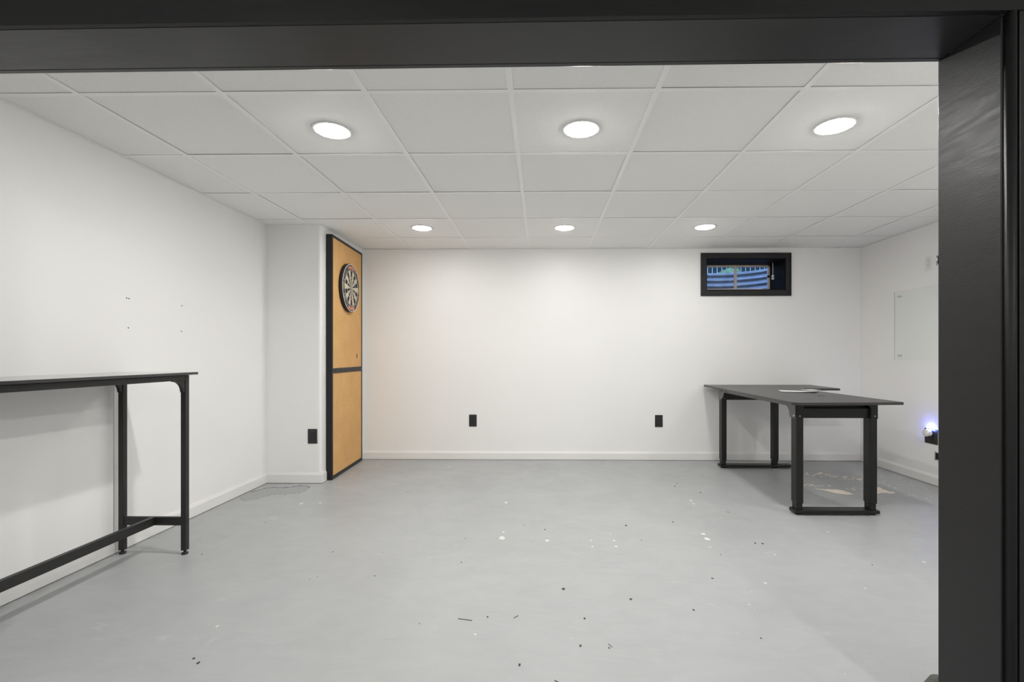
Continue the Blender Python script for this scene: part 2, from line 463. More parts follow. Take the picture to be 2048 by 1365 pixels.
# back wall with the window opening
WX0, WX1, WZ0, WZ1, WY = 1.698, 2.505, 1.752, 2.079, 5.20
bm = new()
box(bm, XL - .12, WX0, YB, WY + .02, 0, 2.4); box(bm, WX1, XR + .12, YB, WY + .02, 0, 2.4)
box(bm, WX0, WX1, YB, WY + .02, 0, WZ0); box(bm, WX0, WX1, YB, WY + .02, WZ1, 2.4)
struct('wall_back', bm, M['wall'])
# chase in the left corner, front edge rounded
bm = new()
pts = [(XL, YB), (XL, CY)]
r = .022
for k in range(7):
    a = -PI / 2 + k / 6 * PI / 2
    pts.append((CX - r + r * math.cos(a), CY + r + r * math.sin(a)))
pts.append((CXF, YB))
prism(bm, pts, 'z', 0, 2.4)
struct('wall_chase', bm, M['wall_chase'])

# baseboards: tapered top, lifted a hair off the floor
def base_run(name, p0, p1, nrm, h=.086, t=.013):
    """p0->p1 along the wall, nrm = unit vector into the room"""
    bm = new(); prof = [(0, .004), (t, .004), (t, h - .018), (t * .75, h - .010), (t * .45, h), (0, h)]
    A = [bm.verts.new((p0[0] + nrm[0] * d, p0[1] + nrm[1] * d, z)) for d, z in prof]
    B = [bm.verts.new((p1[0] + nrm[0] * d, p1[1] + nrm[1] * d, z)) for d, z in prof]
    n = len(prof)
    for i in range(n): bm.faces.new([A[i], A[(i + 1) % n], B[(i + 1) % n], B[i]])
    bm.faces.new(A[::-1]); bm.faces.new(B)
    return struct(name, bm, M['base'])
base_run('baseboard_left', (XL, 1.45), (XL, CY), (1, 0))
base_run('baseboard_back', (CXF, YB), (XR, YB), (0, -1))
base_run('baseboard_right', (XR, 1.45), (XR, YB), (-1, 0))
base_run('baseboard_chase_front', (XL, CY), (CX + .013, CY), (0, -1), h=.090)
base_run('baseboard_chase_side', (CX, CY + .0002), (CX, 4.032), (1, 0), h=.090, t=.014)

# ceiling: lay-in tiles over a slim T-bar grid
P = .6096; GX, GY = -.1278, 1.9603; ZC = 2.1830
bm = new(); bv = new()
random.seed(11)
i0, i1 = -4, 6; k0, k1 = -8, 5
for i in range(i0, i1):
    for k in range(k0, k1):
        xa, xb = GX + i * P, GX + (i + 1) * P; ya, yb = GY + k * P, GY + (k + 1) * P
        xa, xb = max(xa, XL), min(xb, XR); ya, yb = max(ya, YR), min(yb, YB)
        if xb - xa < .02 or yb - ya < .02: continue
        z = ZC + .0018 + random.random() ** 2 * .0022
        g = .004
        b2 = bmesh.new()
        c = [(xa + g, ya + g), (xb - g, ya + g), (xb - g, yb - g), (xa + g, yb - g)]
        tl = [random.uniform(0, .0016) for _ in c]
        lo = [b2.verts.new((p[0], p[1], z + q)) for p, q in zip(c, tl)]
        hi = [b2.verts.new((p[0], p[1], z + .016)) for p in c]
        b2.faces.new(lo); b2.faces.new(hi)
        for s in range(4): b2.faces.new([lo[s], lo[(s + 1) % 4], hi[(s + 1) % 4], hi[s]])
        merge(bm, b2, 0)
box(bm, XL - .1, XR + .1, YR - .1, YB + .1, ZC + .10, ZC + .14, mi=1)
ceiling = struct('ceiling', bm, [M['tile'], M['plenum']])
bm = new(); hw = .0125
for i in range(i0, i1 + 1):
    x = GX + i * P
    if XL < x < XR:
        box(bm, x - hw, x + hw, YR, YB, ZC, ZC + .0012); box(bm, x - .001, x + .001, YR, YB, ZC + .001, ZC + .035)
for k in range(k0, k1 + 1):
    y = GY + k * P
    if YR < y < YB:
        box(bm, XL, XR, y - hw, y + hw, ZC + .0002, ZC + .0014); box(bm, XL, XR, y - .001, y + .001, ZC + .0011, ZC + .035)
# wall angle round the room and round the chase
a = .02; za, zb = ZC - .0007, ZC + .0015
box(bm, XL, XL + a, YR, CY - a, za, zb); box(bm, XR - a, XR, YR, YB - a, za, zb)
box(bm, CX + a, XR, YB - a, YB, za, zb); box(bm, XL, CX, CY - a, CY + .03, za, zb); box(bm, CX, CX + a, CY - a, YB, za, zb)
o = obj('ceiling_grid', bm, M['grid'], ceiling); o['label'] = 'white metal T-bar grid holding the ceiling tiles'

# ------------------------------------------------------------------ the black cased opening
def warp(c): return Vector((c.x, c.y - .0063 * c.x, c.z))
YN, YF, ZH, XJ, XJL = 1.2085, 1.4175, 1.95, 1.175, -1.95
bm = new()
box(bm, XJ + .018, XR, YN + .018, YF - .018, 0, 2.4); box(bm, XL, XJL - .018, YN + .018, YF - .018, 0, 2.4)
box(bm, XJL - .018, XJ + .018, YN + .018, YF - .018, ZH + .018, 2.4)
struct('wall_front', bm, M['wall'], warp=warp)
bm = new(); box(bm, XJL, XJ, YN + .0185, YF - .0185, ZH, ZH + .018, .0012)
o = struct('trim_header_soffit', bm, M['blackh'], warp=warp); o['label'] = 'black painted soffit board under the opening header'
bm = new()
box(bm, XJL - .14, XJ + .18, YN, YN + .0165, ZH, ZC - .002, .0015)
o = struct('trim_header_near', bm, M['black_shaded'], warp=warp); o['label'] = 'black header casing on the near side of the opening'
bm = new(); box(bm, XJL - .14, XJ + .12, YF - .0165, YF, ZH, ZC - .002, .0015)
o = struct('trim_header_far', bm, M['blackh'], warp=warp); o['label'] = 'black header casing on the far side of the opening'
bm = new(); box(bm, XJ, XJ + .018, YN + .0185, YF, 0, ZH, .0015)
o = struct('trim_jamb_right', bm, M['black'], warp=warp); o['label'] = 'tall black painted right jamb board of the opening'
bm = new(); box(bm, XJL - .018, XJL, YN + .0185, YF, 0, ZH, .0015)
o = struct('trim_jamb_left', bm, M['black'], warp=warp); o['label'] = 'black painted left jamb board of the opening'
bm = new()
box(bm, XJ + .029, XJ + .18, YN + .0005, YN + .0175, 0, ZH - .0015, .0015)
box(bm, XJL - .14, XJL - .002, YN + .0005, YN + .0175, 0, ZH - .0015, .0015)
o = struct('trim_casing_near', bm, M['black'], warp=warp); o['label'] = 'flat black upright casing at the right edge of the photo'
bm = new(); box(bm, XJ + .019, XJ + .12, YF - .0165, YF - .0005, 0, ZH - .0015, .001); box(bm, XJL - .14, XJL - .019, YF - .0165, YF - .0005, 0, ZH - .0015, .001)
struct('trim_casing_far', bm, M['black'], warp=warp)
bm = new()   # rounded bead between jamb and casing
pts = [(XJ + .0065, YN + .0175)]
for k in range(11):
    a = PI + k / 10 * PI
    pts.append((XJ + .017 + .0105 * math.cos(a), YN + .010 + .012 * math.sin(a)))
pts.append((XJ + .0275, YN + .0175))
prism(bm, pts, 'z', 0, ZH - .0015)
for f in bm.faces: f.smooth = len(f.verts) == 4
o = struct('trim_bead', bm, M['black_bead'], warp=warp); o['label'] = 'rounded black bead moulding beside the right jamb'

# ------------------------------------------------------------------ recessed lamps
def make_lamp(m):
    t = thing('recessed_light', '', 'ceiling light', (0, 0, 0))
    bm = new()
    lathe(bm, [(.0795, -.0022), (.083, -.0032), (.090, -.0028), (.0945, -.0008), (.096, .002), (.0795, .002)], (0, 0, 0), (0, 0, 1))
    obj('trim_ring', bm, M['white_pl'], t)
    bm = new(); lathe(bm, [(0, -.0150), (.025, -.0143), (.050, -.0115), (.066, -.0075), (.0745, -.0045), (.0800, -.0024), (.0800, .001), (0, .001)], (0, 0, 0), (0, 0, 1))
    ln = obj('lamp_lens', bm, m[0], t)
    bm = new(); lathe(bm, [(0, -.0158), (.018, -.0156), (.028, -.0146), (.028, -.0120), (0, -.0120)], (0, 0, 0), (0, 0, 1), 32)
    obj('led_core', bm, m[1], ln)
    return t
lamp0 = make_lamp(M['lens'])
lampf = make_lamp(M['lens_far'])
spots = [(-1.028, 2.296, 'glowing recessed ceiling light at the left of the near row'), (.194, 2.300, 'glowing recessed ceiling light in the middle of the near row'), (1.412, 2.285, 'glowing recessed ceiling light at the right of the near row, closest to the black jamb'),
         (-1.034, 4.058, 'recessed ceiling light of the far row, nearest the dartboard'), (.200, 4.070, 'recessed ceiling light in the middle of the far row'), (1.406, 4.062, 'recessed ceiling light of the far row, nearest the basement window')]
for n, (x, y, lab) in enumerate(spots):
    o = (lamp0, None, None, lampf, None, None)[n] or copy_tree(lamp0 if n < 3 else lampf)
    o.location = (x, y, ZC + .002); tag(o, lab, 'ceiling light', 'round recessed lights in the tile ceiling')
side = make_lamp(M['fill_side']); side.location = (2.63, 2.285, ZC + .002)  # added fill lamp, out of view behind the jamb
tag(side, 'added fill light hidden behind the right jamb', 'ceiling light')
fill0 = make_lamp(M['fill_near'])  # unseen fill lamps, added for more light on walls and ceiling
for n, (x, y, lab) in enumerate([(-1.03, -.15, 'added fill light behind the camera on the left'), (1.41, -.15, 'added fill light behind the camera on the right'), (.19, -1.6, 'added fill light far behind the camera')]):
    o = fill0 if n == 0 else copy_tree(fill0)
    o.location = (x, y, ZC + .002); tag(o, lab, 'ceiling light', 'added fill lights on the near side of the opening')

# ------------------------------------------------------------------ window
wc = new()
ox0, ox1, oz0, oz1 = 1.640, 2.563, 1.694, 2.137
def casing(bm, y0, y1, a, b, mi=0):
    """picture frame: outer rect inset a, inner rect inset b of casing width fractions"""
    X0, X1, Z0, Z1 = ox0 + a, ox1 - a, oz0 + a, oz1 - a
    x0, x1, z0, z1 = ox0 + b, ox1 - b, oz0 + b, oz1 - b
    box(bm, X0, X1, y0, y1, z1, Z1, .0012); box(bm, X0, X1, y0, y1, Z0, z0, .0012)
    box(bm, X0, x0, y0, y1, z0, z1, .0012); box(bm, x1, X1, y0, y1, z0, z1, .0012)
casing(wc, YB - .014, YB, 0, .058); casing(wc, YB - .020, YB - .013, .002, .014); casing(wc, YB - .017, YB - .013, .042, .056)
window = struct('window_1', wc, M['black'])
window['label'] = 'small high basement window in a black moulded casing'
bm = new(); t = .012
box(bm, WX0 - .001, WX1 + .001, YB - .004, WY + .015, WZ1 - t + .004, WZ1 + .004); box(bm, WX0 - .001, WX1 + .001, YB - .004, WY + .015, WZ0 - .004, WZ0 + t - .004)
box(bm, WX0 - .001, WX0 + t - .004, YB - .004, WY + .015, WZ0, WZ1); box(bm, WX1 - .006, WX1 + .002, YB - .004, WY + .015, WZ0, WZ1)
obj('window_reveal', bm, M['reveal'], window)
bm = new(); f = .020; yw0, yw1 = WY - .03, WY
xa, xb, za, zb = WX0 + .008, WX1 - .008, WZ0 + .02, WZ1 - .010
box(bm, xa, xb, yw0, yw1, zb - f, zb, .002); box(bm, xa, xb, yw0, yw1, za, za + f + .018, .002)
box(bm, xa, xa + f, yw0, yw1, za, zb, .002); box(bm, xb - f, xb, yw0, yw1, za, zb, .002)
box(bm, 2.112, 2.134, yw0 - .006, yw1, za, zb, .002)
o = obj('window_frame', bm, M['alu'], window); o['label'] = 'pinkish bare aluminium sliding sash frame'
bm = new(); box(bm, xa + f, xb - f, WY - .014, WY - .010, za + f, zb - f); obj('pane', bm, M['pane'], window)
bm = new(); box(bm, xb - .034, xb - .012, yw0 - .016, yw0, 1.93, 1.955, .003); obj('latch', bm, M['plastic'], window)
# white cord and pendant in front of the right reveal
t = thing('blind_cord', 'thin white pull cord with a small white tag inside the window recess', 'cord', (2.462, 5.04, 1.93))
bm = new(); sweep(bm, [(2.461, 5.04, 2.076), (2.462, 5.04, 2.02), (2.463, 5.04, 1.97), (2.462, 5.04, 1.945)], .0035, 8); obj('cord', bm, M['white_pl'], t)
bm = new(); box(bm, 2.450, 2.474, 5.034, 5.046, 1.888, 1.940, .003); tg = obj('pull_tag', bm, M['white_pl'], t)
bm = new(); cyl(bm, (2.462, 5.0335, 1.912), (2.462, 5.036, 1.912), .005, n=12); obj('tag_hole', bm, M['dark'], tg)

# outside: corrugated window well, soil, fence, greenery
cxw, cyw, Rw = 2.10, WY + .04, .56
bm = new(); rows = 60; cols = 40; zt, zb_ = 2.075, 1.50
grid = []
for j in range(rows + 1):
    z = zb_ + (zt - zb_) * j / rows; rr = Rw + .011 * math.sin(2 * PI * z / .067)
    grid.append([bm.verts.new((cxw - rr * math.cos(PI * i / cols), cyw + rr * math.sin(PI * i / cols) * .95, z)) for i in range(cols + 1)])
for j in range(rows):
    for i in range(cols):
        q = bm.faces.new([grid[j][i], grid[j][i + 1], grid[j + 1][i + 1], grid[j + 1][i]]); q.smooth = True
sweep(bm, [(cxw - (Rw) * math.cos(PI * i / 32), cyw + Rw * math.sin(PI * i / 32) * .95, zt) for i in range(33)], .011, 8)
ww = obj('window_well', bm, M['galv']); tag(ww, 'curved corrugated metal window well outside the basement window', 'window well')
md = ww.modifiers.new('thickness', 'SOLIDIFY'); md.thickness = .004
bm = new()
N = 32; inner = [bm.verts.new((cxw - (Rw + .013) * math.cos(PI * i / N), cyw + (Rw + .013) * math.sin(PI * i / N) * .95, 2.055)) for i in range(N + 1)]
outer = []
for i in range(N + 1):
    a = PI * i / N; dx, dy = -math.cos(a), math.sin(a)
    s = min(6 / max(abs(dx), 1e-6), 9 / max(abs(dy), 1e-6)); outer.append(bm.verts.new((cxw + dx * s, cyw + dy * s, 2.055)))
for i in range(N): bm.faces.new([inner[i], outer[i], outer[i + 1], inner[i + 1]])
ret = bmesh.ops.extrude_face_region(bm, geom=list(bm.faces))
for v in [g for g in ret['geom'] if isinstance(g, bmesh.types.BMVert)]: v.co.z -= .25
o = struct('floor_outside', bm, M['soil'])
bm = new(); box(bm, cxw - .6, cxw + .6, WY + .02, cyw + .6, 1.42, 1.50); o = struct('floor_well', bm, M['gravel'])
fe = thing('picket_fence', 'dark wooden board fence with narrow bright gaps seen through the window', 'fence', (2.9, 8.6, 2.055))
bm = new(); x = 1.4; k = 0
random.seed(3)
while x < 5.6:
    w = .072; box(bm, x, x + w, 8.60, 8.62, 2.055, 3.7 + random.uniform(-.01, .01), .002); x += w + .014; k += 1
obj('board', bm, M['fence'], fe)['kind'] = 'stuff'
bm = new(); box(bm, 1.4, 5.6, 8.62, 8.66, 2.25, 2.33); box(bm, 1.4, 5.6, 8.62, 8.66, 3.3, 3.38); obj('rail', bm, M['fence'], fe)
bm = new()
random.seed(5)
for i in range(170):
    t_ = random.random(); x = 2.80 + t_ * .30; y = 7.6 + random.uniform(-.12, .12); z = 2.055 + random.random() * (.27 + .16 * t_)
    b2 = bmesh.new(); bmesh.ops.create_icosphere(b2, subdivisions=1, radius=random.uniform(.05, .09), matrix=Matrix.Translation((x, y, z)))
    for v in b2.verts: v.co += Vector((random.uniform(-.015, .015),) * 3)
    merge(bm, b2)
tag(obj('shrub', bm, M['hedge']), 'pale green low shrub in front of the fence outside the window', 'shrub')

# ------------------------------------------------------------------ outlets and plates
def make_outlet(name, label, pos, face, mplate, duplex=False, group=None, w=.079, h=.124):
    """face '-y' on the back wall, '-x' on the right wall"""
    t = thing(name, label, 'outlet', pos, group)
    def tr(bm):
        if face == '-x':
            for v in bm.verts: v.co = Vector((v.co.y, -v.co.x, v.co.z))
        for v in bm.verts: v.co += Vector(pos)
        return bm
    bm = new(); box(bm, -w / 2, w / 2, -.006, 0, -h / 2, h / 2, .0022); obj('cover_plate', tr(bm), mplate, t)
    def sock(z, par):
        bm = new()
        box(bm, -.0085, -.0062, -.0112, -.0100, z + .000, z + .009); box(bm, .0062, .0085, -.0112, -.0100, z + .001, z + .008)
        cyl(bm, (0, -.0112, z - .007), (0, -.0100, z - .007), .0028, n=12)
        obj('slot', tr(bm), M['dark'], par)
    if duplex:
        for s in (-1, 1):
            bm = new(); prof = [(.0165 * math.cos(a), max(-.0135, min(.0135, .0175 * math.sin(a))) + s * .0195) for a in [2 * PI * k / 28 for k in range(28)]]
            prism(bm, prof, 'y', -.0102, -.005, .0006); r_ = obj('receptacle', tr(bm), mplate, t); sock(s * .0195, r_)
        bm = new(); cyl(bm, (0, -.0072, 0), (0, -.0055, 0), .0032, n=14); obj('screw', tr(bm), M['chrome'], t)
    else:
        bm = new(); box(bm, -.0168, .0168, -.0102, -.004, -.0335, .0335, .001); r_ = obj('receptacle', tr(bm), mplate, t)
        sock(.018, r_); sock(-.018, r_)
        for s in (-1, 1):
            bm = new(); cyl(bm, (0, -.0070, s * .048), (0, -.0055, s * .048), .003, n=14); obj('screw', tr(bm), mplate, t)
    return t
make_outlet('wall_outlet', 'black wall outlet on the back wall, the one nearer the dartboard', (-.711, YB, .405), '-y', M['plastic'], group='black outlets along the back wall')
make_outlet('wall_outlet', 'black wall outlet on the back wall just left of the desk', (1.211, YB, .404), '-y', M['plastic'], group='black outlets along the back wall')
make_outlet('wall_outlet', 'black wall outlet on the white wall bump-out left of the cork boards', (-1.935, CY, .397), '-y', M['plastic'])
make_outlet('wall_outlet', 'white duplex outlet high on the right wall above the glass board', (XR, 4.013, 1.860), '-x', M['white_pl'], duplex=True, w=.079, h=.122)
make_outlet('wall_outlet', 'black outlet low on the right wall behind the glowing night light', (XR, 3.992, .402), '-x', M['plastic'], w=.13, h=.124)

# night light
t = thing('night_light', 'round white plug-in night light glowing blue on the right wall', 'night light', (XR - .012, 4.0, .425))
bm = new(); lathe(bm, [(0, -.050), (.026, -.049), (.031, -.044), (.031, -.034), (.027, -.031), (0, -.031)], (XR, 4.0, .430), (1, 0, 0), 32)
obj('diffuser', bm, M['white_pl'], t)
bm = new(); lathe(bm, [(0, -.0312), (.022, -.0312), (.024, -.026), (.024, -.0112), (0, -.0112)], (XR, 3.990, .428), (1, 0, 0), 32)
obj('body', bm, M['white_pl'], t)
bm = new(); box(bm, XR - .032, XR - .014, 3.978, 4.008, .4515, .4600, .002); obj('led_strip', bm, M['blue'], t)
bm = new(); box(bm, XR - .036, XR - .024, 3.986, 4.000, .4600, .4640, .001); obj('led_lens', bm, M['bluewhite'], t)

# low voltage plates at the jamb side
def make_plate(label, y0, y1, z0, z1):
    t = thing('cable_plate', label, 'cable plate', (XR, (y0 + y1) / 2, (z0 + z1) / 2))
    bm = new(); w = .008; x0, x1 = XR - .008, XR
    box(bm, x0, x1, y0, y1, z1 - w, z1, .001); box(bm, x0, x1, y0, y1, z0, z0 + w, .001); box(bm, x0, x1, y1 - w, y1, z0, z1, .001); box(bm, x0, x1, y0, y0 + w, z0, z1, .001)
    obj('rim', bm, M['chrome'], t)
    bm = new(); box(bm, XR - .003, XR, y0 + w, y1 - w, z0 + w, z1 - w); obj('opening', bm, M['dark'], t)
make_plate('small metal-rimmed cable opening high on the right wall beside the white outlet', 3.860, 3.935, 1.828, 1.905)
make_plate('small metal-rimmed cable opening low on the right wall under the night light', 3.865, 3.953, .215, .282)

# glass board on standoffs
t = thing('glass_board', 'clear frameless glass writing board on standoffs on the right wall', 'glass board', (XR - .02, 3.85, 1.04))
bm = new(); box(bm, XR - .026, XR - .020, 3.33, 4.375, 1.040, 1.660)
for f in bm.faces: f.normal_update(); f.material_index = 0 if abs(f.normal.x) > .5 else 1
obj('glass_sheet', bm, [M['glass'], M['glass_edge']], t)
for y in (4.325, 3.38):
    for z in (1.082, 1.618):
        bm = new(); cyl(bm, (XR, y, z), (XR - .020, y, z), .0075, n=20); cyl(bm, (XR - .026, y, z), (XR - .031, y, z), .0095, .0085, n=20)
        obj('standoff', bm, M['chrome'], t)

# ------------------------------------------------------------------ white panel on the left wall behind the bar table
bm = new(); box(bm, XL, XL + .007, 1.47, 2.522, .094, .925, .0015)
pn = obj('wall_panel', bm, M['wall_chase'], None, (XL, 2.0, .094)); tag(pn, 'flat white panel fixed low on the left wall behind the bar table', 'wall panel')
bm = new(); box(bm, XL, XL + .004, 2.523, 2.5265, .094, .925); obj('edge_gap', bm, M['speck'], pn)

# ------------------------------------------------------------------ bar table
t = thing('bar_table', 'long narrow black bar-height table against the left wall', 'table', (-2.11, 2.02, 0))
bm = new(); box(bm, -2.315, -1.897, 1.445, 2.572, .9755, .989, .0012); obj('tabletop', bm, M['laminate2'], t)
# rails
def tube_box(bm, *a): box(bm, *a, .0018)
lx = [(-2.296, -2.268), (-1.953, -1.925)]; ly = [(1.462, 1.488), (2.517, 2.543)]
bm = new(); tube_box(bm, -1.951, -1.926, ly[0][1], ly[1][0], .9455, .9735)
obj('front_rail', bm, M['steel_t'], t)
bm = new(); tube_box(bm, -2.294, -2.269, ly[0][1], ly[1][0], .9455, .9735); obj('rear_rail', bm, M['steel_t'], t)
for (y0, y1) in ly:
    bm = new(); tube_box(bm, lx[0][1], lx[1][0], y0, y1, .9455, .9735); obj('end_rail', bm, M['steel_t'], t)
    bm = new(); tube_box(bm, lx[0][1], lx[1][0], y0 + .004, y1 - .004, .157, .202); obj('cross_bar', bm, M['steel_t'], t)
    for (x0, x1) in lx:
        bm = new(); tube_box(bm, x0, x1, y0, y1, .022, .9735)
        for z in (.172, .190): cyl(bm, (x1 - .001, (y0 + y1) / 2, z), (x1 + .002, (y0 + y1) / 2, z), .0045, n=12)
        lg = obj('leg', bm, M['steel_t'], t)
        bm = new(); cx_, cy_ = (x0 + x1) / 2, (y0 + y1) / 2
        lathe(bm, [(0, 0), (.015, 0), (.016, .004), (.0155, .009), (.007, .011), (.006, .024), (0, .024)], (cx_, cy_, 0), (0, 0, 1), 24)
        obj('levelling_foot', bm, M['rubber'], lg)
        # curved gusset plate towards the middle of the table
        s = -1 if y0 > 2 else 1; ye = y0 if y0 > 2 else y1
        g = [(ye, .9455), (ye + s * .075, .9455), (ye + s * .075, .9415)]
        for k in range(1, 9):
            a = k / 9 * PI / 2; g.append((ye + s * (.075 - .062 * math.sin(a)), .9415 - .056 * (1 - math.cos(a))))
        g += [(ye + s * .010, .880), (ye, .880)]
        bm = new(); prism(bm, g, 'x', x0 + .006, x1 - .004)
        obj('gusset', bm, M['steel_t'], lg)
bm = new(); tube_box(bm, -2.124, -2.100, ly[0][1] - .004, ly[1][0] + .004, .157, .202); obj('stretcher', bm, M['steel_t'], t)

# ------------------------------------------------------------------ cork boards with black frames (against the chase)
def xf(y): return -1.810 + (y - 4.04) / (4.815 - 4.04) * (-1.844 + 1.810)
def make_cork(label, z0, z1, bb, bt):
    t = thing('cork_board', label, 'cork board', (-1.84, 4.43, z0), 'cork boards stacked on the side of the bump-out')
    y0, y1, b = 4.040, 4.815, .022
    xb_ = -1.864
    def bar(bm, ya, yb, za, zb2, dep=0.0):
        b2 = bmesh.new(); vs = []
        for y in (ya, yb):
            for x in (xb_ + .003, xf(y) - dep):
                for z in (za, zb2): vs.append(b2.verts.new((x, y, z)))
        for q in ((0, 1, 3, 2), (4, 6, 7, 5), (0, 4, 5, 1), (2, 3, 7, 6), (0, 2, 6, 4), (1, 5, 7, 3)): b2.faces.new([vs[i] for i in q])
        bmesh.ops.recalc_face_normals(b2, faces=b2.faces)
        merge(bm, b2)
    bm = new(); bar(bm, y0, y0 + b, z0, z1); bar(bm, y1 - b, y1, z0, z1); bar(bm, y0 + b, y1 - b, z0, z0 + bb); bar(bm, y0 + b, y1 - b, z1 - bt, z1)
    obj('frame', bm, M['black'], t)
    bm = new(); bar(bm, y0 + b, y1 - b, z0 + bb, z1 - bt, .0035); c = obj('cork_sheet', bm, M['cork'], t)
    return t
low = make_cork('lower empty cork board in a black frame standing on the floor', .004, .9455, .030, .022)
upp = make_cork('upper cork board in a black frame that carries the dartboard', .947, 2.132, .022, .022)
bm = new(); box(bm, xf(4.66) - .004, xf(4.66) + .0003, 4.655, 4.665, 1.055, 1.10); obj('slit', bm, M['speck'], upp)

# ------------------------------------------------------------------ dartboard
yc, zc = 4.415, 1.716
nrm = Vector((1, .0443, 0)).normalized()
pc = Vector((xf(yc) - .0035, yc, zc)) 
db = thing('dartboard', 'round bristle dartboard with cream and dark wedges hung on the upper cork board', 'dartboard', pc)
uu = Vector((0, 0, 1)); vv = uu.cross(nrm)
def dp(r, a, h): return pc + nrm * h + (uu * math.cos(a) + vv * math.sin(a)) * r
T = .034; R0 = .226
bm = new(); lathe(bm, [(0, .001), (R0, .001), (R0, T - .002), (R0 - .002, T), (R0 - .0075, T), (R0 - .0075, T - .002), (0, T - .002)], pc, nrm, 80); obj('body', bm, M['rubber'], db)
def annulus(bm, r0, r1, a0, a1, h, mi, n=6, th=.0006):
    for k in range(n):
        b0 = a0 + (a1 - a0) * k / n; b1 = a0 + (a1 - a0) * (k + 1) / n
        vs = [bm.verts.new(dp(r, a, h)) for r, a in ((r0, b0), (r1, b0), (r1, b1), (r0, b1))]
        f = bm.faces.new(vs); f.material_index = mi
bm = new(); s = PI / 10
for k in range(20):
    a0 = (k - .5) * s; a1 = (k + .5) * s; dk = k % 2 == 0
    for r0, r1, m0 in ((.0159, .099, 0 if dk else 1), (.099, .107, 2 if dk else 3), (.107, .162, 0 if dk else 1), (.162, .170, 2 if dk else 3)):
        annulus(bm, r0, r1, a0, a1, T + .0006, m0, 4)
for k in range(20):
    annulus(bm, .0063, .0159, k * s, (k + 1) * s, T + .0006, 3, 1); annulus(bm, .0001, .0063, k * s, (k + 1) * s, T + .0006, 2, 1)
obj('playing_face', bm, [M['d_black'], M['d_cream'], M['d_red'], M['d_green']], db)
bm = new(); annulus(bm, .170, R0 - .0078, 0, 2 * PI, T + .0004, 0, 80)
nr = obj('number_ring', bm, M['ring'], db); nr['label'] = 'black outer ring printed with white swirls'
for a in (0, PI):
    bm = new(); annulus(bm, .180, .206, a - .42, a + .42, T + .0009, 0, 14)
    for k in range(7):
        c = a + (k - 3) * .105
        annulus(bm, .187, .199, c - .022, c + .020, T + .0012, 1, 1); annulus(bm, .191, .195, c - .010, c + .008, T + .0014, 0, 1)
    o = obj('ring_print', bm, [M['d_redprint'], M['d_cream'], M['rubber']], nr); o['label'] = 'red printed banner on the outer ring'
for a in (PI / 2, 3 * PI / 2):
    bm = new(); annulus(bm, .186, .198, a - .17, a + .17, T + .0009, 0, 8)
    o = obj('ring_print', bm, [M['d_gold']], nr); o['label'] = 'small gold mark on the outer ring'
bm = new()
def wire_ring(r, w=.0013):
    sweep(bm, [dp(r, 2 * PI * k / 72, T + .0016) for k in range(73)], w, 6)
for r_ in (.0063, .0159, .099, .107, .162, .170): wire_ring(r_)
for k in range(20):
    a = (k + .5) * s; sweep(bm, [dp(.0159, a, T + .0016), dp(.172, a, T + .0016)], .0009, 6)
obj('wire_spider', bm, M['d_silver'], db)
bm = new(); lathe(bm, [(R0 - .0035, T - .001), (R0 - .0035, T + .002), (R0 - .0085, T + .002), (R0 - .0085, T - .001)], pc, nrm, 80); o = obj('outer_wire', bm, M['white_pl'], db); o['label'] = 'thin white rim line'

# ------------------------------------------------------------------ standing desk
t = thing('standing_desk', 'black L-shaped height-adjustable desk with telescopic legs in the far right corner', 'desk', (2.0, 3.9, 0))
ZT = .781
pts = []
def arc(cx, cy, r, a0, a1, n=8): return [(cx + r * math.cos(a0 + (a1 - a0) * k / n), cy + r * math.sin(a0 + (a1 - a0) * k / n)) for k in range(n + 1)]
pts += arc(1.650, 3.045, .045, PI, 1.5 * PI)
pts += arc(2.305, 3.055, .018, 1.5 * PI, 2 * PI, 5)
pts += arc(2.40, 4.21, .070, PI, PI / 2, 6)       # inner notch
pts += arc(2.690, 4.315, .022, 1.5 * PI, 2 * PI, 5)
pts += arc(2.725, 4.83, .02, 0, PI / 2, 4)
pts += arc(1.680, 4.83, .02, PI / 2, PI, 4)
bm = new(); prism(bm, pts, 'z', ZT - .0175, ZT, .0015); obj('desktop', bm, M['laminate'], t)
bm = new(); lathe(bm, [(0, 0), (.026, 0), (.028, .0012), (.024, .003), (0, .003)], (2.075, 3.52, ZT - .0005), (0, 0, 1), 28); obj('cable_grommet', bm, M['plastic'], t)
fx = (1.722, 1.770, 2.215, 2.263)
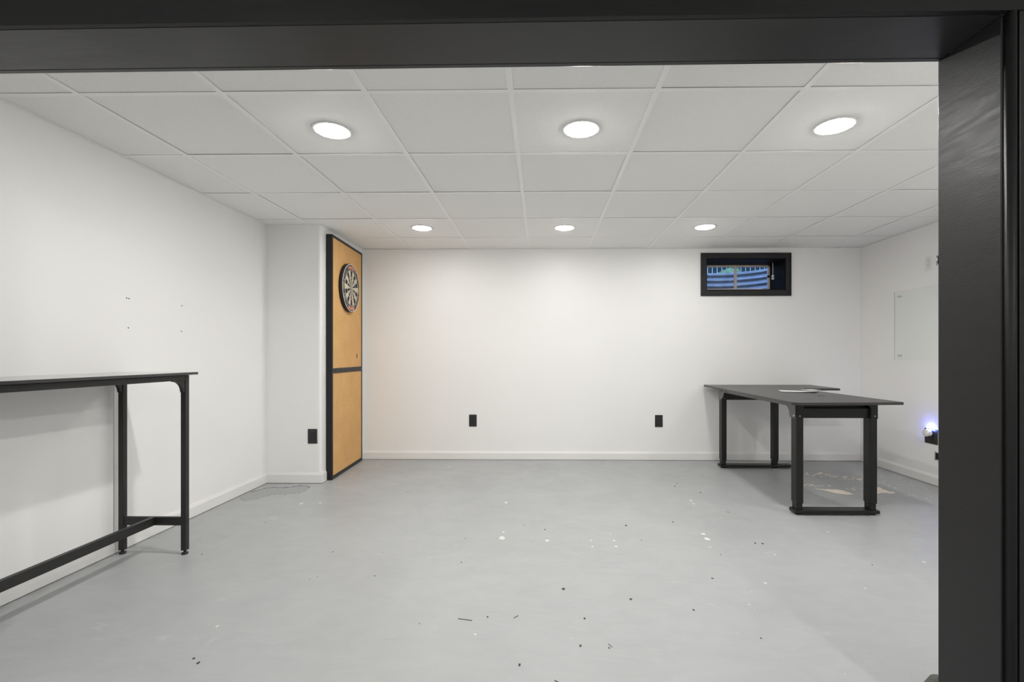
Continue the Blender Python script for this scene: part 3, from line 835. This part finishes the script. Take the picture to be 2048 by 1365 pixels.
def leg_frame(yf, foot_x1, name_label):
    """one end frame: two telescopic columns, cross member, foot bar; yf = front face"""
    y1 = yf + .072
    for n, (x0, x1) in enumerate(((fx[0], fx[1]), (fx[2], fx[3]))):
        bm = new(); box(bm, x0, x1, yf, y1, .078, ZT - .0195, .005); lg = obj('leg', bm, M['steel'], t)
        bm = new(); box(bm, x0 + .004, x1 - .004, yf + .005, y1 - .005, .035, .10, .004); obj('inner_column', bm, M['steel'], lg)
        bm = new(); xc = (x0 + x1) / 2; lathe(bm, [(0, 0), (.026, 0), (.027, .005), (.012, .008), (.010, .013), (0, .013)], (xc, yf + .025, 0), (0, 0, 1), 24); obj('foot_pad', bm, M['rubber'], lg)
        bm = new(); lathe(bm, [(0, 0), (.0275, 0), (.0275, .0022), (0, .0022)], (xc, yf + .025, 0.0002), (0, 0, 1), 24); o = obj('felt_pad', bm, M['chip2'], lg); o['label'] = 'cream felt pad under the foot'
    bm = new(); box(bm, fx[0] - .012, foot_x1, yf - .010, y1 + .004, .013, .036, .004); obj('foot_bar', bm, M['steel'], t)
    bm = new(); box(bm, fx[1] - .002, fx[2] + .002, yf + .016, y1 - .012, .655, .724, .004); obj('cross_member', bm, M['steel'], t)
    bm = new(); box(bm, fx[1] - .010, fx[2] + .010, yf + .050, yf + .054, .70, ZT - .019); obj('added_gap_backing', bm, M['steel'], t)  # added plate, hides the bright wall so the arch gap looks dark
    # arch plate on the front face
    out = [(fx[0], .652), (fx[0], ZT - .019), (fx[3], ZT - .019), (fx[3], .652), (fx[2] + .006, .652)]
    r = .028; xi0, xi1, zi = fx[1] - .004, fx[2] + .004, .7445
    inn = [(xi1, .652)] + arc(xi1 - r, zi - r, r, 0, PI / 2, 6) + arc(xi0 + r, zi - r, r, PI / 2, PI, 6) + [(xi0, .652)]
    poly = [(fx[0], .652), (fx[0], ZT - .019), (fx[3], ZT - .019), (fx[3], .652)] + inn
    bm = new(); prism(bm, poly, 'y', yf - .004, yf + .001)
    ap = obj('arch_plate', bm, M['steel'], t)
    for x in (fx[0] + .020, fx[3] - .020):
        bm = new(); cyl(bm, (x, yf - .006, .672), (x, yf - .003, .672), .0032, n=14); obj('bolt', bm, M['chrome'], ap)
leg_frame(3.200, fx[3] + .012, 'front')
leg_frame(4.515, 2.395, 'rear')
# side rail with curved gussets at both legs, on the left side
def rail_poly():
    yA, yB = 3.205, 4.585; zt_, zb2 = ZT - .0185, .731
    p = [(yA, zt_), (yB, zt_), (yB, .66), (4.515, .66)]
    p += [(4.515 - .012 - .055 * math.sin(a), .66 + .071 * (1 - math.cos(a)) if False else .672 + .059 * math.sin(a) ** 2) for a in [k / 8 * PI / 2 for k in range(9)]]
    p += [(3.337 - .0, zb2)]
    p += [(3.337 - .055 * math.sin(a), zb2 - .062 * (1 - math.cos(a))) for a in [k / 8 * PI / 2 for k in range(1, 9)]]
    p += [(3.275, .655), (3.205, .655)]
    return p
bm = new(); prism(bm, rail_poly(), 'x', fx[0] - .006, fx[0] - .001, .0008); sr = obj('side_rail', bm, M['steel_lit'], t)
bm = new(); box(bm, fx[0] - .001, fx[0] + .034, 3.27, 4.52, ZT - .0185 - .004, ZT - .0185); box(bm, fx[3] - .03, fx[3], 3.27, 4.52, .735, ZT - .0185, .002); obj('rail_flange', bm, M['steel_lit'], t)
for y, z in ((3.245, .748), (3.325, .748), (3.92, .750), (3.80, .748), (4.42, .748), (4.50, .748)):
    bm = new(); cyl(bm, (fx[0] - .0075, y, z), (fx[0] - .0050, y, z), .0085, n=16); obj('bolt_hole', bm, M['dark'], sr)
bm = new(); cyl(bm, (fx[0] - .0075, 3.222, .672), (fx[0] - .0045, 3.222, .672), .006, n=14); obj('bolt', bm, M['chrome'], sr)
bm = new()
random.seed(21)
for k in range(16):
    y = 3.50 + k * .0155; box(bm, fx[0] - .0068, fx[0] - .0058, y, y + random.uniform(.004, .009), .750 + (.004 if k % 3 else 0), .754 + (.003 if k % 2 else 0))
o = obj('printed_sticker', bm, M['alu'], sr); o['label'] = 'faint pale print on the side rail'
# control box and loose cable below the desktop at the back left
bm = new(); box(bm, fx[1] + .01, 1.90, 4.30, 4.50, .727, .760, .004); cb = obj('control_box', bm, M['plastic'], t)
bm = new(); sweep(bm, [(1.86, 4.31, .735), (1.85, 4.22, .722), (1.86, 4.12, .728), (1.85, 4.0, .722), (1.86, 3.9, .745), (1.87, 3.86, .760)], .004, 8); obj('cable', bm, M['rubber'], cb)
bm = new(); box(bm, 1.745, 1.765, 3.775, 3.815, .723, .7625, .002); obj('cable_clip', bm, M['plastic'], t)

# papers on the desk
def sheet(name, label, pts, z, curl):
    bm = new(); n = 6
    a, b, c, d = [Vector((*p, 0)) for p in pts]
    g = []
    for i in range(n + 1):
        row = []
        for j in range(n + 1):
            u, v = i / n, j / n
            p = a.lerp(b, u).lerp(d.lerp(c, u), v)
            row.append(bm.verts.new((p.x, p.y, z + curl * (u ** 4 * .8 + (1 - v) ** 5 * .3))))
        g.append(row)
    for i in range(n):
        for j in range(n): bm.faces.new([g[i][j], g[i + 1][j], g[i + 1][j + 1], g[i][j + 1]]).smooth = True
    ret = bmesh.ops.extrude_face_region(bm, geom=list(bm.faces))
    for v in [q for q in ret['geom'] if isinstance(q, bmesh.types.BMVert)]: v.co.z += .0008
    o = obj(name, bm, M['paper'], None, (a.x, a.y, z)); tag(o, label, 'paper')
sheet('paper_sheet', 'large white sheet of paper lying on the black desk', [(1.975, 3.885), (2.197, 3.800), (2.297, 3.925), (2.045, 4.097)], ZT + .0004, .010)
sheet('paper_sheet', 'smaller white slip of paper lying under the edge of the large sheet on the desk', [(2.21, 3.905), (2.315, 3.935), (2.28, 4.01), (2.18, 3.98)], ZT + .0120, .001)

# ------------------------------------------------------------------ ribbed hose end poking out behind the jamb
p0 = Vector((1.195, 1.473, .027)); p1 = Vector((1.280, 1.532, .027)); bm = new()
L = (p1 - p0).length; n = 72
sweep(bm, [p0.lerp(p1, k / n) for k in range(n + 1)], lambda i: .0205 + .0055 * (0.5 + 0.5 * math.sin(i / n * L / .0115 * 2 * PI)), 20)
ho = obj('ribbed_hose', bm, M['hose'], None, (1.24, 1.50, .0)); tag(ho, 'short dark ribbed hose lying on the floor behind the black jamb', 'hose')
